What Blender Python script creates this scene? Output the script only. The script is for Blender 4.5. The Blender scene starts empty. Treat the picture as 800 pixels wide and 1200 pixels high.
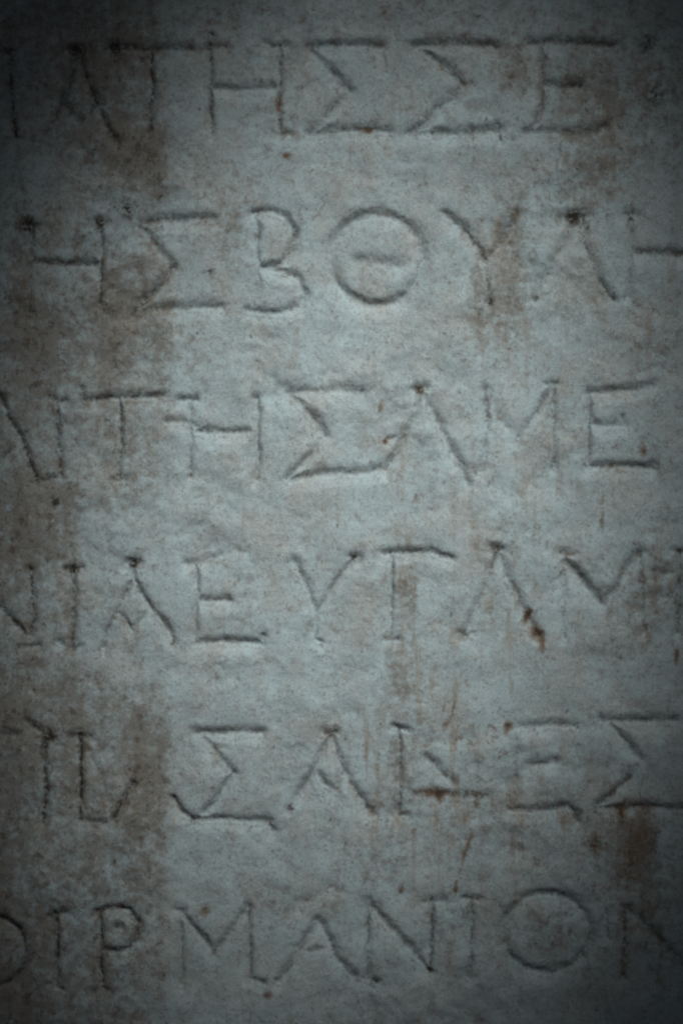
import bpy, math
import numpy as np

# ------------------------------------------------------------------ camera, light, exposure
SC = bpy.context.scene
S = 0.0003            # metres per photo pixel (letters about 3 cm tall)
ZC = 0.50             # height of the middle of the photographed area
def W(px, py):        # photo pixel -> slab plane
    return (px - 400.0) * S, ZC - (py - 600.0) * S

cam_d = bpy.data.cameras.new("camera"); cam = bpy.data.objects.new("camera", cam_d)
SC.collection.objects.link(cam); SC.camera = cam
CAM_DIST = 0.70
cam.location = (0.0, -CAM_DIST, ZC); cam.rotation_euler = (math.radians(90), 0, 0)
cam_d.sensor_fit = 'VERTICAL'; cam_d.sensor_height = 36.0
cam_d.lens = 36.0 * CAM_DIST / (1200 * S)
cam_d.clip_start = 0.01; cam_d.clip_end = 50.0
cam_d.dof.use_dof = True
cam_d.dof.focus_distance = 0.654
cam_d.dof.aperture_fstop = 8.0

world = bpy.data.worlds.new("World"); SC.world = world; world.use_nodes = True
bg = world.node_tree.nodes["Background"]
bg.inputs[0].default_value = (0.50, 0.62, 0.72, 1); bg.inputs[1].default_value = 0.052

def spot(name, target_px, elev_deg, dist, azim_deg, size_deg, blend, energy, color, radius):
    d = bpy.data.lights.new(name, 'SPOT'); o = bpy.data.objects.new(name, d)
    SC.collection.objects.link(o)
    tx, tz = W(*target_px)
    e, a = math.radians(elev_deg), math.radians(azim_deg)
    o.location = (tx + dist * math.cos(e) * math.sin(a), -dist * math.cos(e) * math.cos(a), tz + dist * math.sin(e))
    from mathutils import Vector
    v = Vector((tx, 0, tz)) - o.location
    o.rotation_euler = v.to_track_quat('-Z', 'Y').to_euler()
    d.spot_size = math.radians(size_deg); d.spot_blend = blend
    d.energy = energy; d.color = color; d.shadow_soft_size = radius
    return o
spot("vignette_spot", (404, 582), 45.0, 1.30, 12.0, 12.8, 1.0, 74.0, (0.82, 0.985, 1.0), 0.05)  # light from above; tight soft cone added to imitate a lens vignette

SC.view_settings.view_transform = 'Standard'; SC.view_settings.look = 'None'
SC.view_settings.exposure = 0.0; SC.view_settings.gamma = 1.0
SC.render.film_transparent = False

# ------------------------------------------------------------------ noise
rng = np.random.default_rng(7)
def vnoise(x, y, cell, seed):
    """gradient noise, about -1..1"""
    r = np.random.default_rng(seed); n = 256
    ang = r.random((n, n)) * 2 * np.pi; gx, gy = np.cos(ang), np.sin(ang)
    u = x / cell + 97.3; v = y / cell + 131.7
    iu = np.floor(u).astype(int); iv = np.floor(v).astype(int); fu = u - iu; fv = v - iv
    su = fu ** 3 * (fu * (fu * 6 - 15) + 10); sv = fv ** 3 * (fv * (fv * 6 - 15) + 10)
    def g(a, b):
        i = (iu + a) % n; j = (iv + b) % n
        return gx[j, i] * (fu - a) + gy[j, i] * (fv - b)
    a = g(0, 0) * (1 - su) + g(1, 0) * su
    b = g(0, 1) * (1 - su) + g(1, 1) * su
    return (a * (1 - sv) + b * sv) * 1.5

# ------------------------------------------------------------------ grid over the slab front (photo-pixel units)
STEP = 1.15
def axis(lo, hi, end_lo, end_hi):
    mid = np.arange(lo, hi + STEP, STEP)
    def grow(start, end, sgn):
        out = []; p = start; st = STEP
        while (end - p) * sgn > st:
            st *= 1.10; st = min(st, 9.0); p += sgn * st; out.append(p)
        if out: out[-1] = end
        return out
    return np.array(grow(mid[0], end_lo, -1)[::-1] + list(mid) + grow(mid[-1], end_hi, 1))
XS = axis(-24, 824, -600, 1400)
YS = axis(-24, 1224, -900, 2266.6)
GX, GY = np.meshgrid(XS, YS)         # rows: y down
NY, NX = GX.shape

# ------------------------------------------------------------------ the inscription, traced stroke by stroke
# (row, letter, [ (points, half width, depth, dirt) ... ])
L = []
def letter(row, name, *strokes):
    L.append((row, name, strokes))
def s(pts, w=5.0, d=1.6, dirt=0.35, f=(1, 1)):
    return (pts, w * 1.28, d * 1.34, dirt * .86, f)                     # f: depth at the first and the last point
def ring(cx, cy, rx, ry, a0=0, a1=360, n=40):
    return [(cx + rx * math.cos(math.radians(a0 + (a1 - a0) * i / n)), cy + ry * math.sin(math.radians(a0 + (a1 - a0) * i / n))) for i in range(n + 1)]
# row 1
letter(1, 'iota', s([(11, 60), (12, 100), (15, 130), (18, 162)], 5.5, 1.9, .75), s([(4, 59), (19, 60)], 5, 1.5, .7), s([(11, 163), (25, 162)], 5, 1.2, .5))
letter(1, 'alpha', s([(82, 57), (97, 57)], 5.5, 1.8, .8), s([(91, 60), (80, 102), (68, 132), (53, 160)], 6, 2.0, .45), s([(91, 64), (104, 97), (111, 120), (128, 152), (138, 168)], 5.5, 1.7, .6), s([(72, 122), (84, 134), (95, 145), (104, 134), (113, 121)], 7.5, 2.6, .4))
letter(1, 'tau', s([(131, 54), (160, 58), (200, 57), (223, 58)], 6.5, 2.3, .75), s([(177, 62), (177, 90), (179, 108), (176, 130), (176, 152)], 5, 1.6, .7))
letter(1, 'eta', s([(246, 54), (247, 90), (246, 122), (248, 157)], 5, 1.8, .7), s([(243, 57), (263, 55)], 5.5, 1.9, .9), s([(250, 103), (275, 105), (300, 104), (325, 103)], 6, 2.1, .4), s([(328, 54), (328, 90), (326, 120), (327, 157)], 4.5, 1.7, .7), s([(310, 49), (321, 54), (336, 53)], 5, 1.5, .5), s([(325, 158), (340, 158)], 4.5, 1.3, .5))
letter(1, 'sigma', s([(361, 55), (385, 53), (420, 53), (448, 54)], 6.5, 2.5, .8), s([(447, 54), (450, 70), (451, 84)], 4, .8, .3), s([(365, 60), (385, 82), (402, 100), (409, 107)], 7, 2.0, .4), s([(409, 107), (402, 117), (385, 132), (372, 148), (363, 157)], 6.5, 2.0, .4), s([(363, 157), (390, 153), (420, 152), (456, 153)], 6.5, 2.5, .65), s([(452, 150), (457, 160)], 4.5, 1.3, .7))
letter(1, 'sigma', s([(484, 54), (520, 51), (560, 52), (585, 55)], 6.5, 2.5, .7), s([(494, 58), (517, 75), (533, 90), (541, 99)], 7, 2.2, .6), s([(541, 99), (528, 119), (511, 127), (498, 147), (480, 155)], 7, 2.0, .5), s([(478, 155), (500, 157), (540, 156), (585, 153)], 6.5, 2.4, .5), s([(583, 147), (585, 165)], 4.5, 1.2, .6))
letter(1, 'epsilon', s([(620, 51), (660, 50), (690, 51), (722, 53)], 6.5, 2.5, .75), s([(634, 56), (635, 100), (634, 128), (624, 155)], 5, 1.5, .4), s([(637, 99), (655, 101), (680, 101)], 6.5, 2.4, .6), s([(616, 155), (640, 154), (670, 156), (695, 156), (707, 149)], 7, 2.4, .6))
# row 2
letter(2, 'eta', s([(30, 263), (45, 265)], 7, 1.0, .6), s([(38, 268), (36, 300), (35, 335), (34, 366)], 5, 1.2, .4), s([(40, 308), (65, 309), (90, 310), (111, 310)], 6, 2.3, .95), s([(117, 256), (119, 285), (118, 330), (117, 356)], 5, 1.5, .5), s([(112, 259), (123, 260)], 6, 1.5, .7))
letter(2, 'sigma', s([(166, 261), (185, 258), (215, 257), (249, 257)], 6.5, 2.3, .6), s([(164, 265), (180, 284), (195, 304), (202, 315)], 7, 2.0, .35), s([(202, 315), (184, 338), (172, 350), (156, 369)], 7, 2.5, .65), s([(160, 367), (185, 362), (220, 360), (259, 360)], 6.5, 2.3, .4))
letter(2, 'beta', s([(298, 249), (302, 270), (301, 295), (303, 330), (295, 363)], 5, 1.5, .3), s([(297, 250), (315, 247), (335, 254), (346, 272), (342, 292), (333, 307), (322, 312), (306, 313)], 6.5, 2.3, .55), s([(306, 314), (330, 317), (350, 326), (357, 345), (350, 360), (330, 367), (305, 366), (293, 363)], 6.5, 2.2, .2))
letter(2, 'theta', s(ring(441, 305, 54, 53), 8, 2.7, .18), s([(418, 306), (432, 308), (446, 308), (464, 311)], 7.5, 1.7, .55))
letter(2, 'upsilon', s([(522, 251), (545, 271), (558, 290), (568, 304)], 6.5, 2.2, .6), s([(606, 250), (595, 272), (580, 292), (568, 304)], 6.5, 1.7, .4), s([(568, 304), (570, 330), (573, 356)], 5, 1.0, .4))
letter(2, 'lambda', s([(662, 255), (674, 253), (687, 254)], 7, 1.8, .9), s([(674, 256), (660, 288), (645, 315), (627, 349)], 7, 1.6, .2), s([(682, 256), (683, 285), (695, 310), (705, 335), (718, 352)], 6.5, 2.0, .5))
letter(2, 'eta', s([(740, 250), (739, 280), (738, 310), (736, 347)], 5, 1.5, .4), s([(734, 252), (746, 253)], 6.5, 1.6, .8), s([(746, 297), (775, 298), (815, 298)], 6.5, 2.5, .85))
# row 3
letter(3, 'nu', s([(0, 464), (10, 490), (24, 512), (33, 538), (41, 560)], 6, 1.9, .65), s([(67, 470), (67, 500), (69, 530), (71, 560)], 6, 1.7, .6), s([(59, 467), (67, 471), (76, 471)], 5.5, 2.0, .85), s([(38, 565), (52, 564), (66, 560), (72, 552)], 5, 1.6, .6), s([(4, 538), (16, 526)], 4.5, 1.0, .5))
letter(3, 'tau', s([(97, 456), (97, 474)], 4.5, 1.1, .6), s([(100, 470), (115, 468), (138, 466), (165, 466), (191, 464)], 5.5, 2.0, .8), s([(140, 468), (141, 495), (141, 530), (139, 562)], 5, 1.8, .6), s([(133, 563), (146, 562)], 5, 1.5, .7))
letter(3, 'eta', s([(211, 469), (229, 468)], 5, 1.9, .75), s([(224, 471), (223, 500), (224, 525), (222, 560)], 5, 1.2, .4), s([(196, 495), (213, 493), (232, 500)], 5.5, 1.4, .3), s([(232, 506), (265, 507), (291, 506)], 5.5, 2.1, .75), s([(301, 467), (302, 490), (301, 520), (303, 540), (300, 562)], 4.8, 1.8, .55), s([(297, 467), (304, 466)], 4, 1.2, .6))
letter(3, 'sigma', s([(338, 462), (365, 459), (400, 458), (422, 461)], 7, 2.2, .35), s([(342, 464), (356, 478), (368, 492), (379, 511)], 7, 2.0, .3), s([(379, 511), (368, 530), (350, 548), (336, 561)], 6, 1.9, .3), s([(340, 563), (375, 556), (400, 555), (430, 554), (444, 550)], 6.5, 2.4, .5))
letter(3, 'alpha', s([(487, 457), (499, 455)], 5.5, 2.0, .8), s([(492, 458), (488, 485), (478, 505), (465, 532), (452, 551)], 6.5, 2.3, .45), s([(494, 460), (508, 485), (520, 510), (530, 530), (541, 546), (549, 570)], 6.5, 1.7, .35), s([(478, 507), (495, 524), (505, 514), (516, 501)], 5, .8, .15), s([(456, 516), (478, 507)], 4, 1.0, .2))
letter(3, 'mu', s([(568, 456), (570, 490), (568, 530), (563, 552)], 6.5, 1.5, .4), s([(572, 462), (588, 494), (608, 513)], 7, 1.1, .1), s([(647, 450), (633, 478), (620, 496), (608, 513)], 5.5, 1.9, .45), s([(648, 454), (647, 500), (648, 522), (650, 547)], 5, 1.4, .4), s([(640, 451), (652, 450)], 4.5, 1.6, .8))
letter(3, 'epsilon', s([(690, 460), (690, 500), (689, 548)], 5, 1.8, .45), s([(690, 461), (715, 459), (745, 456), (766, 451)], 6.5, 2.3, .6), s([(694, 498), (710, 500), (729, 498)], 6.5, 2.0, .6), s([(688, 548), (720, 547), (745, 547), (764, 549)], 6, 2.4, .65), s([(729, 488), (727, 500)], 4.5, 1.2, .4))
# row 4
letter(4, 'nu', s([(-2, 709), (12, 725), (29, 743)], 5.5, 1.9, .6), s([(35, 668), (37, 700), (37, 725), (36, 744)], 6, 1.9, .75), s([(22, 759), (46, 757)], 5, 1.3, .6))
letter(4, 'iota', s([(77, 668), (95, 667)], 5.5, 2.2, .9), s([(86, 668), (85, 700), (85, 730), (83, 758)], 5.5, 1.9, .6), s([(69, 753), (84, 762), (96, 758)], 4.5, 1.0, .5))
letter(4, 'alpha', s([(150, 660), (161, 660)], 5.5, 2.2, .95), s([(155, 660), (156, 679), (147, 698), (136, 716), (125, 742), (121, 759)], 5, 2.0, .6), s([(156, 679), (168, 700), (178, 714), (192, 730), (204, 753)], 5, 1.9, .5), s([(137, 715), (148, 728), (154, 738)], 4.5, 1.3, .4), s([(154, 738), (165, 726), (176, 712)], 4.5, 1.2, .3))
letter(4, 'epsilon', s([(229, 664), (231, 690), (228, 720), (228, 753)], 5, 1.9, .35), s([(219, 661), (235, 661), (255, 652), (272, 646), (290, 648)], 6, 2.2, .4, (1, .15)), s([(236, 703), (250, 704), (267, 704)], 6, 2.4, .7), s([(227, 755), (255, 752), (285, 753), (304, 755)], 5.5, 2.3, .6), s([(309, 746), (303, 758)], 4.5, 1.4, .35))
letter(4, 'upsilon', s([(345, 657), (358, 685), (366, 705), (371, 718)], 6.5, 1.7, .4), s([(417, 652), (398, 676), (383, 700), (371, 718)], 5.5, 1.8, .3), s([(410, 653), (421, 653)], 5.5, 1.7, .75), s([(371, 718), (369, 740), (369, 750), (377, 753)], 4.8, 1.5, .35))
letter(4, 'tau', s([(447, 649), (475, 648), (505, 647), (518, 652), (529, 655)], 5.5, 2.2, .65), s([(459, 653), (459, 690), (458, 715), (457, 750)], 4.8, 1.8, .5), s([(450, 751), (466, 750)], 4.5, 1.5, .6))
letter(4, 'alpha', s([(576, 642), (588, 645)], 5.5, 2.0, .8), s([(583, 648), (572, 680), (558, 715), (544, 743)], 6, 1.5, .2), s([(585, 650), (592, 674), (605, 695), (616, 720), (631, 745)], 6, 1.8, .45), s([(538, 743), (551, 743)], 5, 1.4, .6))
letter(4, 'mu', s([(656, 649), (670, 650)], 6, 1.5, .6), s([(661, 655), (660, 700), (659, 747)], 5.5, 1.1, .15), s([(663, 660), (680, 678), (697, 700), (705, 709)], 7, 2.3, .3), s([(705, 709), (722, 690), (735, 668), (748, 649)], 7, 2.1, .3), s([(749, 652), (752, 700), (753, 742)], 5.5, 1.1, .2), s([(743, 649), (754, 648)], 5, 1.4, .7))
letter(4, 'epsilon', s([(789, 646), (812, 648)], 5, 1.5, .6), s([(795, 648), (795, 690), (794, 742)], 5.5, 2.0, .7), s([(766, 672), (790, 673)], 6.5, 1.2, .3), s([(762, 700), (790, 699)], 6.5, 1.0, .3))
# row 5
letter(5, 'gamma', s([(-6, 862), (18, 862)], 5.5, 1.5, .6), s([(33, 846), (50, 860), (60, 866)], 6, 1.5, .6), s([(53, 866), (51, 900), (54, 930), (49, 966)], 6, 2.0, .8))
letter(5, 'nu', s([(84, 864), (94, 861), (106, 865)], 6, 1.6, .8), s([(94, 863), (94, 890), (94, 930), (94, 961)], 6, 2.1, .85), s([(92, 961), (105, 963), (124, 966)], 5.5, 1.6, .65), s([(155, 919), (145, 940), (132, 962)], 5.5, 2.1, .75), s([(99, 873), (118, 908), (132, 960)], 6, .7, .15))
letter(5, 'sigma', s([(228, 859), (255, 860), (285, 858), (307, 859)], 5.8, 2.2, .6), s([(246, 879), (263, 877)], 5, 1.0, .2), s([(240, 866), (260, 890), (273, 907)], 6, 1.6, .35), s([(273, 907), (262, 925), (250, 942), (240, 953)], 5.5, 2.0, .5), s([(203, 936), (212, 952), (226, 962)], 5.5, 1.9, .6), s([(224, 961), (255, 960), (285, 962), (314, 964)], 5.2, 2.0, .65), s([(311, 961), (319, 974)], 5, 1.4, .7))
letter(5, 'alpha', s([(381, 860), (394, 859)], 6, 1.7, .8), s([(386, 864), (372, 895), (355, 925), (340, 948)], 5.5, 1.7, .4), s([(389, 864), (398, 893), (410, 918), (425, 940), (437, 957)], 6.5, 2.0, .55), s([(370, 904), (380, 919), (394, 926), (401, 908)], 5.5, 1.5, .5))
letter(5, 'eta', s([(461, 852), (478, 857)], 5, 1.6, .75), s([(467, 855), (468, 880), (468, 920), (466, 956)], 4.8, 1.5, .4), s([(493, 865), (520, 870), (552, 864)], 8, .9, .05), s([(499, 887), (515, 902), (532, 919)], 7, 1.2, .6), s([(484, 931), (513, 931), (545, 932), (573, 934)], 8, 1.7, .8, (1, .5)), s([(558, 895), (558, 920), (558, 948)], 5, .6, .25), s([(460, 957), (476, 956)], 5, 1.0, .3))
letter(5, 'epsilon', s([(604, 852), (640, 850), (674, 851)], 6.5, 2.1, .35), s([(603, 854), (602, 900), (601, 948)], 5.5, 1.3, .2), s([(618, 896), (636, 896), (650, 894)], 6, 1.8, .6), s([(598, 950), (640, 950), (665, 945), (672, 952), (677, 964)], 6, 2.1, .5))
letter(5, 'sigma', s([(704, 845), (750, 845), (792, 845)], 6.2, 2.2, .75), s([(716, 850), (733, 870), (750, 891)], 6.5, 2.0, .5), s([(750, 893), (735, 915), (720, 928), (702, 945)], 6.5, 1.8, .6), s([(702, 948), (722, 948), (750, 946), (785, 948), (815, 949)], 5.5, 2.3, .75))
# row 6
letter(6, 'omicron', s(ring(-8, 1117, 38, 41, -90, 90, 24), 6.5, 2.0, .55))
letter(6, 'iota', s([(59, 1075), (76, 1070)], 6, 1.7, .7), s([(65, 1072), (67, 1100), (66, 1130), (65, 1157)], 5.8, 2.0, .75), s([(58, 1155), (74, 1161)], 5.5, 1.5, .6))
letter(6, 'rho', s([(116, 1069), (119, 1100), (118, 1130), (120, 1158)], 5.5, 1.9, .7), s([(114, 1070), (135, 1064), (152, 1068), (163, 1083), (160, 1102), (150, 1113), (138, 1116), (121, 1113)], 6, 2.1, .7), s([(111, 1164), (120, 1159), (131, 1166)], 5, 1.5, .5), s([(136, 1087), (141, 1087)], 6, 1.4, .8))
letter(6, 'mu', s([(206, 1067), (216, 1069)], 5, 1.4, .5), s([(211, 1068), (212, 1100), (212, 1155)], 5.5, 1.7, .4), s([(213, 1070), (230, 1092), (251, 1118)], 6, 2.0, .4), s([(251, 1118), (270, 1095), (283, 1073), (289, 1064)], 6, 1.9, .45), s([(291, 1064), (292, 1110), (292, 1147)], 5.5, 1.8, .55), s([(291, 1147), (309, 1153)], 5, 1.4, .7))
letter(6, 'alpha', s([(353, 1058), (366, 1054), (378, 1045), (386, 1040), (400, 1044)], 7, .7, .5), s([(350, 1112), (366, 1116), (384, 1110)], 5, 1.0, .2), s([(374, 1082), (360, 1097), (346, 1124), (327, 1151)], 6, 1.7, .55), s([(373, 1080), (385, 1100), (395, 1125), (413, 1143)], 6.5, 2.0, .6))
letter(6, 'nu', s([(427, 1058), (440, 1060)], 5.5, 1.2, .6), s([(430, 1060), (431, 1100), (431, 1147)], 6, 1.6, .5), s([(427, 1148), (442, 1152)], 5, 1.6, .85), s([(432, 1058), (455, 1085), (480, 1112), (503, 1139)], 6.5, 2.0, .4), s([(505, 1058), (505, 1090), (503, 1138)], 5.5, 1.6, .55), s([(496, 1058), (517, 1056)], 5.5, 1.3, .5))
letter(6, 'iota', s([(544, 1054), (561, 1055)], 5, 1.7, .85), s([(553, 1055), (552, 1090), (551, 1130), (549, 1146)], 5.8, 1.8, .65), s([(545, 1146), (556, 1146)], 5, 1.1, .5))
letter(6, 'omicron', s(ring(640, 1094, 51, 46), 6.5, 2.2, .45))
letter(6, 'nu', s([(731, 1064), (731, 1100), (729, 1146)], 5.5, 1.3, .6), s([(736, 1065), (760, 1088), (788, 1118), (812, 1144)], 7, 2.1, .55), s([(710, 1070), (711, 1100)], 4.5, 1.0, .5))

# ------------------------------------------------------------------ relief
wx = GX + .8 * vnoise(GX, GY, 14, 11) + .4 * vnoise(GX, GY, 5, 12)
wy = GY + .8 * vnoise(GX, GY, 14, 13) + .4 * vnoise(GX, GY, 5, 14)
wear = np.clip(1.0 + 0.36 * vnoise(GX, GY, 40, 15) + .09 * vnoise(GX, GY, 9, 16), 0.68, 1.3)
wvar = 1 + .16 * vnoise(GX, GY, 17, 17)      # strokes worn deeper and shallower along their run
groove = np.zeros_like(GX); dirt = np.zeros_like(GX)
owner = np.full(GX.shape, -1, int); best = np.full(GX.shape, 0.0)
for li, (row, name, strokes) in enumerate(L):
    for pts, w, d, dr, fd in strokes:
        P = np.array(pts, float)
        x0, y0 = P.min(0) - w * 2.4 - 4; x1, y1 = P.max(0) + w * 2.4 + 4
        j0, j1 = np.searchsorted(XS, [x0, x1]); i0, i1 = np.searchsorted(YS, [y0, y1])
        X, Y = wx[i0:i1, j0:j1], wy[i0:i1, j0:j1]
        X0, Y0 = GX[i0:i1, j0:j1], GY[i0:i1, j0:j1]
        dist = np.full(X.shape, 1e9); low = np.full(X.shape, 1e9); top = np.full(X.shape, 1e9); plain = np.full(X.shape, 1e9)
        along = np.zeros(X.shape); cum = np.concatenate([[0], np.cumsum(np.hypot(*(P[1:] - P[:-1]).T))]); cum /= max(cum[-1], 1e-6)
        for q, (a, b) in enumerate(zip(P[:-1], P[1:])):
            v = b - a; n = max((v ** 2).sum(), 1e-6)
            for (xx, yy, tgt) in ((X, Y, dist), (X + 1.6, Y - 3.6, low), (X - .8, Y + 2.0, top), (X0, Y0, plain)):
                t = np.clip(((xx - a[0]) * v[0] + (yy - a[1]) * v[1]) / n, 0, 1)
                new = np.hypot(xx - a[0] - t * v[0], yy - a[1] - t * v[1])
                if tgt is dist: along = np.where(new < tgt, cum[q] + t * (cum[q + 1] - cum[q]), along)
                np.minimum(tgt, new, out=tgt)
        up = np.abs(P[-1] - P[0]); up = up[1] / max(up.sum(), 1e-6) if np.hypot(*up) > 6 else .5
        d = d * (.94 + .30 * up); w = w * (1.05 - .20 * up); dr = dr * (.72 + .30 * up) + .04 * up      # uprights were cut deeper and hold more grime
        t = dist / (w * wvar[i0:i1, j0:j1])
        d = d * (fd[0] + (fd[1] - fd[0]) * along)
        prof = np.where(t < .25, 1 - 1.0 * t ** 2 * 1.2, 0)
        prof = np.where(t >= .25, np.clip(1.22 - t, 0, None) / 0.97 * .925, prof)
        prof = np.where(t > .95, .257 * np.exp(-(t - .95) * 2.6), prof) # soft, weathered arris
        dep = np.maximum(prof, .62 * np.exp(-(low / (w * .95)) ** 2)) * d
        g = groove[i0:i1, j0:j1]
        k = .35
        h = np.clip(.5 + .5 * (dep - g) / k, 0, 1)
        g[...] = np.where((dep > .01) | (g > .01), np.maximum(g * (1 - h) + dep * h + k * h * (1 - h) * np.minimum(1, np.minimum(dep, g) * 3), 0), 0)
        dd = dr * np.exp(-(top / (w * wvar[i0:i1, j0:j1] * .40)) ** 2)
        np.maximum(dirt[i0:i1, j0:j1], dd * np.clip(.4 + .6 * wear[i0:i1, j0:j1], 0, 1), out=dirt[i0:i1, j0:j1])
        m = (1.55 * w - plain)
        o = owner[i0:i1, j0:j1]; bb = best[i0:i1, j0:j1]
        hit = m > bb
        o[hit] = li; bb[hit] = m[hit]
groove *= wear

def blob(x, y, rx, ry, ang=0):
    c, s_ = math.cos(math.radians(ang)), math.sin(math.radians(ang))
    dx, dy = GX - x, GY - y
    return np.exp(-(((dx * c + dy * s_) / rx) ** 2 + ((-dx * s_ + dy * c) / ry) ** 2))
lumpy = np.clip(.95 + 1.0 * vnoise(GX, GY, 120, 26), .35, 1.7)
field = (2.0 * vnoise(GX, GY, 95, 21) + lumpy * (2.1 * vnoise(GX, GY, 44, 22) + .88 * vnoise(GX, GY, 20, 23)
         + .34 * vnoise(GX, GY, 9.5, 24)) + .10 * vnoise(GX, GY, 4.5, 25))
# pitted, weathered patches
rough = np.clip(vnoise(GX, GY, 60, 31) * 1.3 + .1, 0, 1)
flake = np.clip((vnoise(GX + 5 * vnoise(GX, GY, 12, 35), GY, 38, 33) - .22) / .10, 0, 1) * .75 + np.clip((vnoise(GX, GY, 15, 34) - .42) / .12, 0, 1) * .55 * (.4 + rough)
field -= .55 * flake * (.5 + .5 * np.clip(vnoise(GX, GY, 150, 36) + .6, 0, 1))
pits = np.clip(vnoise(GX, GY, 6.5, 32) - .35, 0, 1) * rough * 1.1
field -= pits
# dents, flakes and chips the photograph shows: x, y, rx, ry, angle, depth
for x, y, rx, ry, a, d in [(208, 123, 14, 7, 20, 1.4), (240, 330, 20, 12, 0, .8), (300, 395, 30, 7, 6, 1.1), (210, 590, 14, 30, 0, -1.0), (260, 640, 40, 8, -8, .8), (480, 600, 40, 16, 10, 1.0), (600, 560, 40, 12, -6, .9), (330, 850, 40, 10, 0, .6), (420, 860, 12, 18, -40, 1.1), (620, 1000, 40, 14, 0, .8), (300, 1010, 40, 12, 8, .8), (560, 220, 40, 12, 0, .8), (110, 430, 30, 14, 10, 1.0), (650, 620, 40, 10, 0, .8), (278, 682, 11, 8, 40, 1.5), (295, 662, 6, 6, 0, .9), (315, 777, 8, 7, 0, 1.3),
        (172, 425, 16, 6, 0, .9), (300, 412, 22, 6, 5, 1.0), (540, 320, 26, 14, -20, .9), (415, 206, 16, 9, -25, 1.0), (230, 905, 14, 18, 10, .9),
        (440, 740, 26, 12, 0, .5), (700, 725, 30, 14, 30, .8), (690, 770, 60, 8, 5, .9), (560, 800, 14, 9, 0, .8), (535, 782, 10, 7, 0, .9),
        (405, 830, 10, 16, -40, 1.0), (660, 470, 30, 10, 0, .5), (780, 520, 20, 26, 0, .6), (350, 640, 34, 9, 5, .9), (335, 735, 20, 8, 0, .7),
        (320, 345, 22, 8, -15, .6), (212, 500, 18, 7, 15, .9), (150, 510, 14, 8, 0, .6), (390, 1030, 22, 12, -25, 1.0), (355, 1070, 20, 9, 15, .8),
        (625, 915, 26, 8, 0, .9), (520, 850, 40, 9, 0, .8), (600, 905, 60, 12, 0, .4), (240, 880, 16, 8, 0, .7), (590, 700, 16, 10, 30, .6), (697, 405, 12, 8, 0, .6)]:
    field -= d * blob(x, y, rx, ry, a)
height = field - groove * 1.62
# worn arris of the slab itself, outside the photographed area
edge = np.minimum(np.minimum(GX - XS[0], XS[-1] - GX), np.minimum(GY - YS[0], YS[-1] - GY)) + 10 * vnoise(GX, GY, 90, 41)
height -= 30 * np.clip(1 - edge / 40, 0, 1) ** 2

# ------------------------------------------------------------------ stains (water marks, soot, rust), where the stone has them
stain = np.zeros_like(GX); rust = np.zeros_like(GX); streak = np.zeros_like(GX)
def step(v, c, w): return 1 / (1 + np.exp(-(v - c) / w))
stain += .30 * (1 - step(GX, 60 + 26 * vnoise(GY, GX * 0 + 5, 160, 51), 26))
stain += .40 * (1 - step(GX, 194 + 3 * vnoise(GX, GY, 22, 64), 2.5)) * step(GY, 930, 40)                    # dark run, sharp right edge
stain += .45 * (1 - step(GX, 183, 4)) * (1 - step(GY, 110, 14)) * step(GX, 60, 40)
stain += .10 * (1 - step(GX, 93 + 8 * vnoise(GX, GY, 40, 66), 7)) * step(GY, 560, 45) * (1 - step(GY, 880, 30))
wash = vnoise(GX + 6 * vnoise(GX, GY, 60, 61), GY / 9.0, 26, 62) + .5 * vnoise(GX, GY / 14.0, 9, 63)   # rain has run down the face in columns
for x, y, rx, ry, a, v in [(130, 165, 75, 45, 20, .55), (175, 190, 45, 50, 0, .5), (150, 60, 60, 60, 0, .3), (60, 270, 70, 40, 0, .3), (175, 400, 55, 75, 0, .55), (85, 400, 50, 70, 0, .5), (20, 420, 40, 90, 0, .4),
        (150, 330, 40, 50, 0, .4), (60, 580, 70, 40, 0, .5), (110, 490, 40, 60, 0, .3), (160, 540, 50, 60, 0, .3), (40, 640, 60, 30, 0, .5), (90, 830, 90, 50, 0, .5), (60, 910, 80, 60, 0, .3), (170, 880, 40, 50, 0, .4),
        (165, 960, 50, 60, 0, .35), (270, 260, 30, 60, 0, .3), (210, 270, 30, 30, 0, .2), (575, 365, 35, 55, 0, .5), (595, 290, 32, 60, 0, .42), (690, 200, 34, 50, 0, .6), (685, 100, 55, 60, 0, .45), (760, 130, 60, 90, 0, .42), (600, 75, 22, 34, 0, .5),
        (474, 700, 15, 50, 0, .55), (480, 690, 9, 42, 0, .3), (470, 790, 19, 36, 0, .42), (650, 500, 22, 50, 0, .3), (585, 650, 30, 60, 0, .2), (740, 720, 40, 60, 0, .25), (705, 700, 30, 20, 0, .2), (770, 690, 25, 70, 0, .35), (470, 900, 20, 90, 0, .3), (440, 1010, 22, 60, 0, .35),
        (560, 980, 50, 60, 0, .25), (700, 960, 40, 50, 0, .3), (745, 990, 36, 52, 10, .7), (640, 1090, 40, 36, 0, .4), (520, 1090, 22, 44, 0, .4), (760, 1080, 60, 70, 0, .4), (320, 1060, 60, 20, 10, .3), (330, 140, 60, 60, 0, .15), (500, 130, 60, 40, 0, .18),
        (690, 355, 36, 16, 0, .3), (770, 400, 40, 40, 0, .25), (640, 240, 60, 18, 0, .3), (300, 690, 50, 30, 0, .12), (365, 700, 30, 60, 0, .12), (100, 720, 80, 50, 0, .25), (260, 20, 60, 60, 0, .25), (560, 20, 200, 40, 0, .2)]:
    stain += v * blob(x, y, rx, ry, a)
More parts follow.
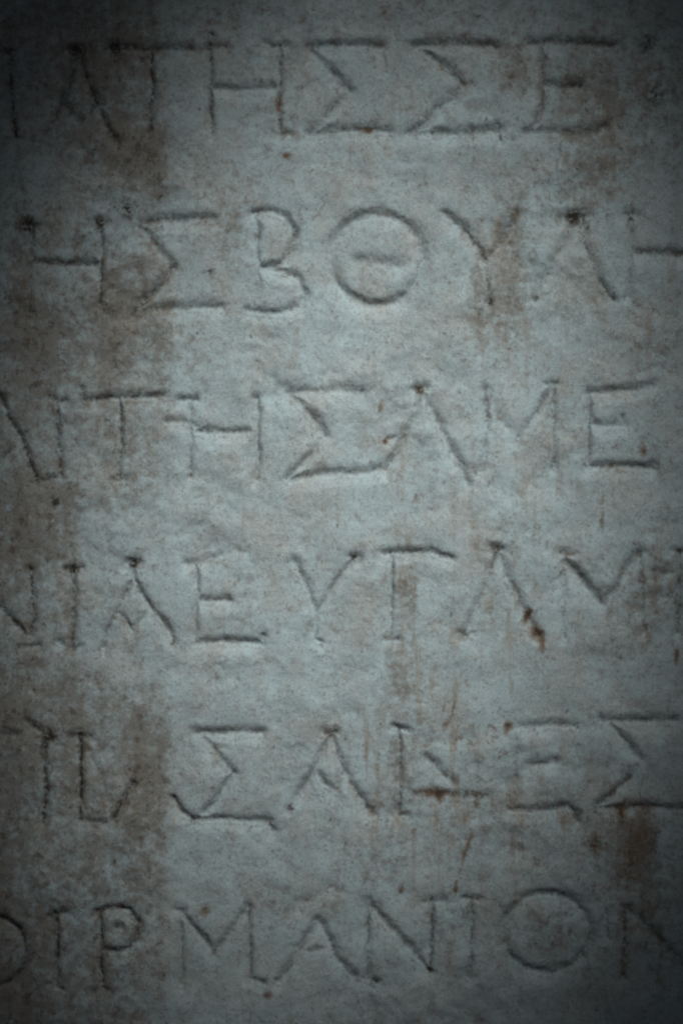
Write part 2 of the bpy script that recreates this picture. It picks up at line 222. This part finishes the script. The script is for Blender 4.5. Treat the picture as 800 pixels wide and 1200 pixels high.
# rust and dark deposit spots: x, y, rx, ry, angle, strength
for x, y, rx, ry, a, v in [(452, 517, 5, 5, 0, 1.1), (446, 477, 4.5, 9, 10, .8), (753, 529, 5, 8, 0, 1), (336, 182, 5, 5, 0, 1), (431, 152, 7, 6, 0, 1), (240, 1067, 9, 8, -30, .9), (313, 1166, 7, 6, 0, .9), (627, 741, 9, 10, -30, 1.1), (635, 755, 5, 12, 0, .9),
        (618, 722, 4, 12, 30, .8), (792, 768, 5, 11, 0, .9), (326, 122, 5, 18, 0, .8), (328, 80, 4, 20, 0, .4), (341, 90, 3, 26, 0, .35), (706, 582, 4, 12, 0, .55), (705, 610, 4, 14, 0, .75), (513, 930, 15, 9, 0, 1.0), (490, 929, 10, 8, 0, .55), (513, 955, 3, 18, 0, .5),
        (558, 938, 4, 16, 0, .6), (593, 852, 5, 13, 0, .8), (590, 880, 5, 7, 30, .5), (531, 829, 3, 22, 14, .7), (521, 851, 4, 6, 20, .8), (550, 985, 4, 18, 14, .7), (541, 1012, 3, 22, 14, .6), (534, 1042, 4, 9, 0, .8), (470, 1041, 5, 6, 0, .9), (484, 978, 4, 18, 0, .5),
        (696, 988, 6, 14, 0, .7), (748, 975, 22, 28, 0, .62), (738, 1015, 14, 26, 20, .55), (727, 952, 6, 9, 0, .9), (710, 1040, 14, 6, 0, .4), (720, 928, 6, 4, -30, .5), (503, 540, 4, 22, 4, .35), (487, 585, 5, 10, 0, .5), (493, 455, 6, 5, 0, .6), (664, 650, 7, 5, 0, .6), (748, 650, 6, 7, 0, .6),
        (528, 254, 7, 6, 0, .55), (549, 277, 6, 14, -35, .55), (605, 250, 5, 9, 0, .7), (617, 720, 5, 9, 20, .7), (605, 750, 5, 6, 0, .4), (92, 285, 3, 3, 0, .9), (65, 308, 16, 4, 0, .35), (790, 298, 16, 5, 0, .5), (517, 78, 9, 6, 45, .5), (538, 97, 6, 10, 0, .4), (730, 1130, 4, 26, 0, .55),
        (275, 682, 8, 8, 0, .35), (598, 850, 4, 5, 0, .7), (705, 790, 4, 10, 0, .5), (747, 793, 4, 12, 0, .45), (667, 1090, 4, 9, 0, .7), (640, 1096, 10, 4, 30, .4), (652, 357, 6, 5, 0, .5), (466, 640, 3, 7, 0, .3), (585, 460, 4, 4, 0, .2), (475, 672, 2.5, 24, 0, .4), (486, 690, 2.5, 28, 0, .35),
        (520, 830, 3, 10, 10, .5), (760, 85, 10, 8, 0, .3), (440, 310, 6, 5, 0, .3), (395, 1042, 8, 5, 0, .4), (382, 918, 8, 5, 45, .4), (435, 952, 5, 7, 0, .45), (313, 964, 6, 6, 0, .4)]:
    rust += v * blob(x, y, rx, ry, a)
# dark soot plugs in serif ends
for x, y, r, v in [(156, 660, 6, .9), (86, 668, 7, .7), (117, 261, 7, .7), (672, 255, 9, .7), (740, 254, 7, .7), (416, 653, 6, .6), (582, 644, 7, .6), (492, 457, 6, .7), (545, 743, 6, .5), (437, 1151, 6, .7), (503, 1138, 5, .8), (90, 58, 7, .7), (135, 56, 7, .7), (33, 263, 10, .6),
        (150, 245, 10, .6), (697, 988, 6, .6), (303, 250, 5, .5), (346, 272, 4, .6), (573, 353, 5, .5), (627, 349, 5, .5), (641, 318, 4, .5), (341, 947, 5, .6), (225, 961, 6, .5), (66, 588, 5, .6), (570, 468, 5, .4), (649, 543, 5, .5), (540, 545, 6, .4), (203, 754, 5, .5), (247, 318, 5, .5), (757, 50, 10, .5), (768, 112, 12, .4), (247, 40, 6, .5), (58, 862, 8, .6)]:
    np.maximum(dirt, 1.55 * v * blob(x, y, r, r), out=dirt)
for x, y, rx, ry, v in [(560, 700, 130, 260, .5), (478, 700, 20, 70, .8), (760, 540, 40, 120, .3), (430, 900, 40, 90, .4), (520, 130, 120, 60, .4), (600, 320, 60, 120, .5), (500, 960, 110, 130, .6), (690, 960, 90, 140, .4), (470, 520, 60, 90, .2), (330, 110, 30, 70, .3), (590, 1000, 60, 80, .3), (650, 560, 40, 80, .3)]:
    streak += v * blob(x, y, rx, ry)
stain -= .17 * np.exp(-((GX - 210 - 4 * vnoise(GX, GY, 60, 65)) / 14) ** 2) * step(GY, 110, 8) + .22 * np.exp(-((GX - 106) / 13) ** 2) * step(GY, 560, 50) * (1 - step(GY, 900, 20))
stain += .10 + .20 * np.clip(wash, -.7, 1) * np.clip(.4 + stain, 0, 1)
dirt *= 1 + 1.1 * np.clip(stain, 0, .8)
streak = np.maximum(streak, .22 + .25 * wash) + .25 * streak
stain = np.clip(stain, -.2, 1.2); rust = np.clip(rust, 0, 1.2); streak = np.clip(streak, 0, 1)

# ------------------------------------------------------------------ material: weathered marble
mat = bpy.data.materials.new("weathered_marble"); mat.use_nodes = True
nt = mat.node_tree; N = nt.nodes; K = nt.links
bsdf = N["Principled BSDF"]; bsdf.inputs["Roughness"].default_value = .78
bsdf.inputs["Specular IOR Level"].default_value = .25
tc = N.new("ShaderNodeTexCoord")
def mapping(sx, sy, sz):
    m = N.new("ShaderNodeMapping"); m.inputs["Scale"].default_value = (sx, sy, sz)
    K.new(tc.outputs["Object"], m.inputs["Vector"]); return m.outputs[0]
def noise(scale, detail=3, rough=.6, vec=None):
    n = N.new("ShaderNodeTexNoise"); n.inputs["Scale"].default_value = scale; n.inputs["Detail"].default_value = detail; n.inputs["Roughness"].default_value = rough
    K.new(vec if vec is not None else tc.outputs["Object"], n.inputs["Vector"]); return n.outputs[0]
def attr(name):
    a = N.new("ShaderNodeAttribute"); a.attribute_name = name; return a.outputs["Fac"]
def sock(n, i, v):
    if hasattr(v, 'is_linked'): K.new(v, n.inputs[i])
    else: n.inputs[i].default_value = v
def math_(op, a, b=0.0, clamp=False):
    n = N.new("ShaderNodeMath"); n.operation = op; n.use_clamp = clamp; sock(n, 0, a); sock(n, 1, b); return n.outputs[0]
def ramp(v, lo, hi, tlo=0.0, thi=1.0):
    n = N.new("ShaderNodeMapRange"); n.interpolation_type = 'SMOOTHSTEP'
    for i, q in enumerate((v, lo, hi, tlo, thi)): sock(n, i, q)
    return n.outputs[0]
def mix(f, a, b):
    n = N.new("ShaderNodeMix"); n.data_type = 'RGBA'; sock(n, 0, f)
    for i, q in ((6, a), (7, b)):
        if hasattr(q, 'is_linked'): K.new(q, n.inputs[i])
        else: n.inputs[i].default_value = (*q, 1)
    return n.outputs[2]
big = noise(24, 4, .62); mid = noise(95, 4, .65); fine = noise(420, 3, .7); dots = noise(820, 2, .6); grain = noise(1700, 2, .7)
cloud = noise(48, 4, .65, mapping(1.15, 1, .9))
col = mix(ramp(big, .34, .68), (.37, .365, .355), (.47, .485, .485))
col = mix(ramp(cloud, .45, .63, 0, .58), col, (.420, .345, .305))             # warm patina patches
col = mix(ramp(mid, .46, .72, 0, .42), col, (.57, .59, .59))
col = mix(ramp(fine, .50, .76, 0, .40), col, (.25, .235, .22))
col = mix(ramp(dots, .53, .72, 0, .58), col, (.20, .18, .165))
col = mix(ramp(grain, .40, .68, 0, .50), col, (.62, .64, .64))
# brown bloom, broken into mottled specks
pat = noise(200, 5, .74)
st = math_('ADD', attr("stain"), math_('MULTIPLY', math_('SUBTRACT', pat, .5), 2.4))
st = math_('ADD', st, math_('MULTIPLY', math_('SUBTRACT', fine, .5), 1.0))
col = mix(math_('MULTIPLY', ramp(st, .06, .95), .68), col, (.190, .120, .083))
st2 = math_('ADD', math_('MULTIPLY', attr("stain"), .50), math_('MULTIPLY', math_('SUBTRACT', noise(260, 5, .76), .5), 3.4))
col = mix(math_('MULTIPLY', ramp(st2, .40, .90), .66), col, (.090, .048, .029))
# sparse dark specks everywhere
sp = noise(330, 2, .5, mapping(1, 1, .8))
col = mix(ramp(sp, .69, .77, 0, .6), col, (.07, .055, .045))
# small rusty flecks in loose clusters
fl = math_('ADD', noise(230, 4, .78), math_('MULTIPLY', math_('SUBTRACT', noise(30, 3, .6), .5), .34))
col = mix(ramp(fl, .60, .70, 0, .55), col, (.150, .080, .045))
# thin vertical rust runs
sk = noise(1, 3, .6, mapping(210, 210, 27))
skf = math_('MULTIPLY', ramp(sk, .49, .66), attr("streak"))
skf = math_('MULTIPLY', skf, ramp(mid, .36, .60))
col = mix(math_('MULTIPLY', skf, .62, True), col, (.260, .135, .063))
# grime lodged in the carving
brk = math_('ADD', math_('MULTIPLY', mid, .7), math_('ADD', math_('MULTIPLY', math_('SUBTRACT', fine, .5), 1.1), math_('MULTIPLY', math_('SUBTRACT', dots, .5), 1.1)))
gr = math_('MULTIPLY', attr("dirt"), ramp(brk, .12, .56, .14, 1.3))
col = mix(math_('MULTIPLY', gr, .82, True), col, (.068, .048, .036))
# rust spots: orange halo, dark core
rs = math_('ADD', attr("rust"), math_('ADD', math_('MULTIPLY', math_('SUBTRACT', fine, .5), .9), math_('MULTIPLY', math_('SUBTRACT', dots, .5), .7)))
col = mix(math_('MULTIPLY', ramp(rs, .14, .88), .74), col, (.190, .088, .040))
col = mix(math_('MULTIPLY', ramp(rs, .74, 1.15), .75), col, (.058, .030, .019))
K.new(col, bsdf.inputs["Base Color"])
bmp = N.new("ShaderNodeBump"); bmp.inputs["Strength"].default_value = .55; bmp.inputs["Distance"].default_value = .00030
hh = math_('ADD', math_('MULTIPLY', fine, .8), math_('ADD', math_('MULTIPLY', dots, .6), math_('MULTIPLY', grain, .30)))
K.new(hh, bmp.inputs["Height"]); K.new(bmp.outputs[0], bsdf.inputs["Normal"])

# ------------------------------------------------------------------ meshes
PXs = (GX - 400) * S; PZs = ZC - (GY - 600) * S; PYs = -height * S
co = np.stack([PXs, PYs, PZs], -1).reshape(-1, 3)
dYx = np.gradient(PYs, axis=1) / np.gradient(PXs, axis=1)
dYz = np.gradient(PYs, axis=0) / np.gradient(PZs, axis=0)
nrm = np.stack([dYx, -np.ones_like(dYx), dYz], -1).reshape(-1, 3)
nrm /= np.linalg.norm(nrm, axis=1, keepdims=True)
ii, jj = np.meshgrid(np.arange(NY - 1), np.arange(NX - 1), indexing='ij')
v00 = (ii * NX + jj).ravel()
faces = np.stack([v00, v00 + NX, v00 + NX + 1, v00 + 1], 1)      # seen from -Y: counter-clockwise
own_f = owner[:-1, :-1].ravel()
layers = dict(stain=stain.ravel(), dirt=dirt.ravel(), rust=rust.ravel(), streak=streak.ravel())

def patch(name, sel, parent=None, extra=None):
    f = faces[sel]; used, inv = np.unique(f, return_inverse=True); f = inv.reshape(f.shape)
    V = co[used]; Nn = nrm[used]; lay = {k: v[used] for k, v in layers.items()}
    loops = f.ravel(); starts = np.arange(len(f)) * 4; nv0 = len(V)
    if extra is not None:                                        # slab: its sides and back
        rim = extra; pos = np.searchsorted(used, rim)
        back = co[rim].copy(); back[:, 1] = .09
        V = np.concatenate([V, co[rim], back]); m = len(rim)
        a = nv0 + np.arange(m); b = np.roll(a, -1)
        side = np.stack([a, a + m, b + m, b], 1)[:, ::-1]
        loops = np.concatenate([loops, side.ravel(), (a + m)[::-1]])
        starts = np.concatenate([starts, starts[-1] + 4 + np.arange(m) * 4, [starts[-1] + 4 + m * 4]])
        Nn = np.concatenate([Nn, np.zeros((2 * m, 3))])
        lay = {k: np.concatenate([v, np.zeros(2 * m)]) for k, v in lay.items()}
    me = bpy.data.meshes.new(name)
    me.vertices.add(len(V)); me.vertices.foreach_set("co", V.astype(np.float32).ravel())
    me.loops.add(len(loops)); me.loops.foreach_set("vertex_index", loops.astype(np.int32))
    me.polygons.add(len(starts)); me.polygons.foreach_set("loop_start", starts.astype(np.int32))
    me.update(calc_edges=True); me.validate()
    sm = np.ones(len(me.polygons), bool)
    if extra is not None: sm[len(f):] = False
    me.polygons.foreach_set("use_smooth", sm)
    me.normals_split_custom_set_from_vertices(Nn.astype(np.float32))
    for k, v in lay.items():
        at = me.attributes.new(k, 'FLOAT', 'POINT'); at.data.foreach_set("value", v.astype(np.float32))
    me.materials.append(mat)
    o = bpy.data.objects.new(name, me); SC.collection.objects.link(o)
    if parent: o.parent = parent
    return o

rim = np.concatenate([np.arange(NX), np.arange(1, NY) * NX + NX - 1, (NY - 1) * NX + np.arange(NX - 2, -1, -1), np.arange(NY - 2, 0, -1) * NX])
slab = patch("inscribed_stele", own_f < 0, extra=rim)
slab["label"] = "weathered pale marble slab carved with six rows of worn Greek capitals, rust stained"
slab["category"] = "inscribed slab"
ORD = ['', 'top', 'second', 'third', 'fourth', 'fifth', 'bottom']
prev = {}
for li, (row, name, _) in enumerate(L):
    o = patch("carved_letter", own_f == li, parent=slab)
    o["label"] = f"carved {name} {'following ' + prev[row] if row in prev else 'beginning the visible text'} in the {ORD[row]} row"
    o["group"] = "Greek capitals carved into the marble slab"
    prev[row] = name
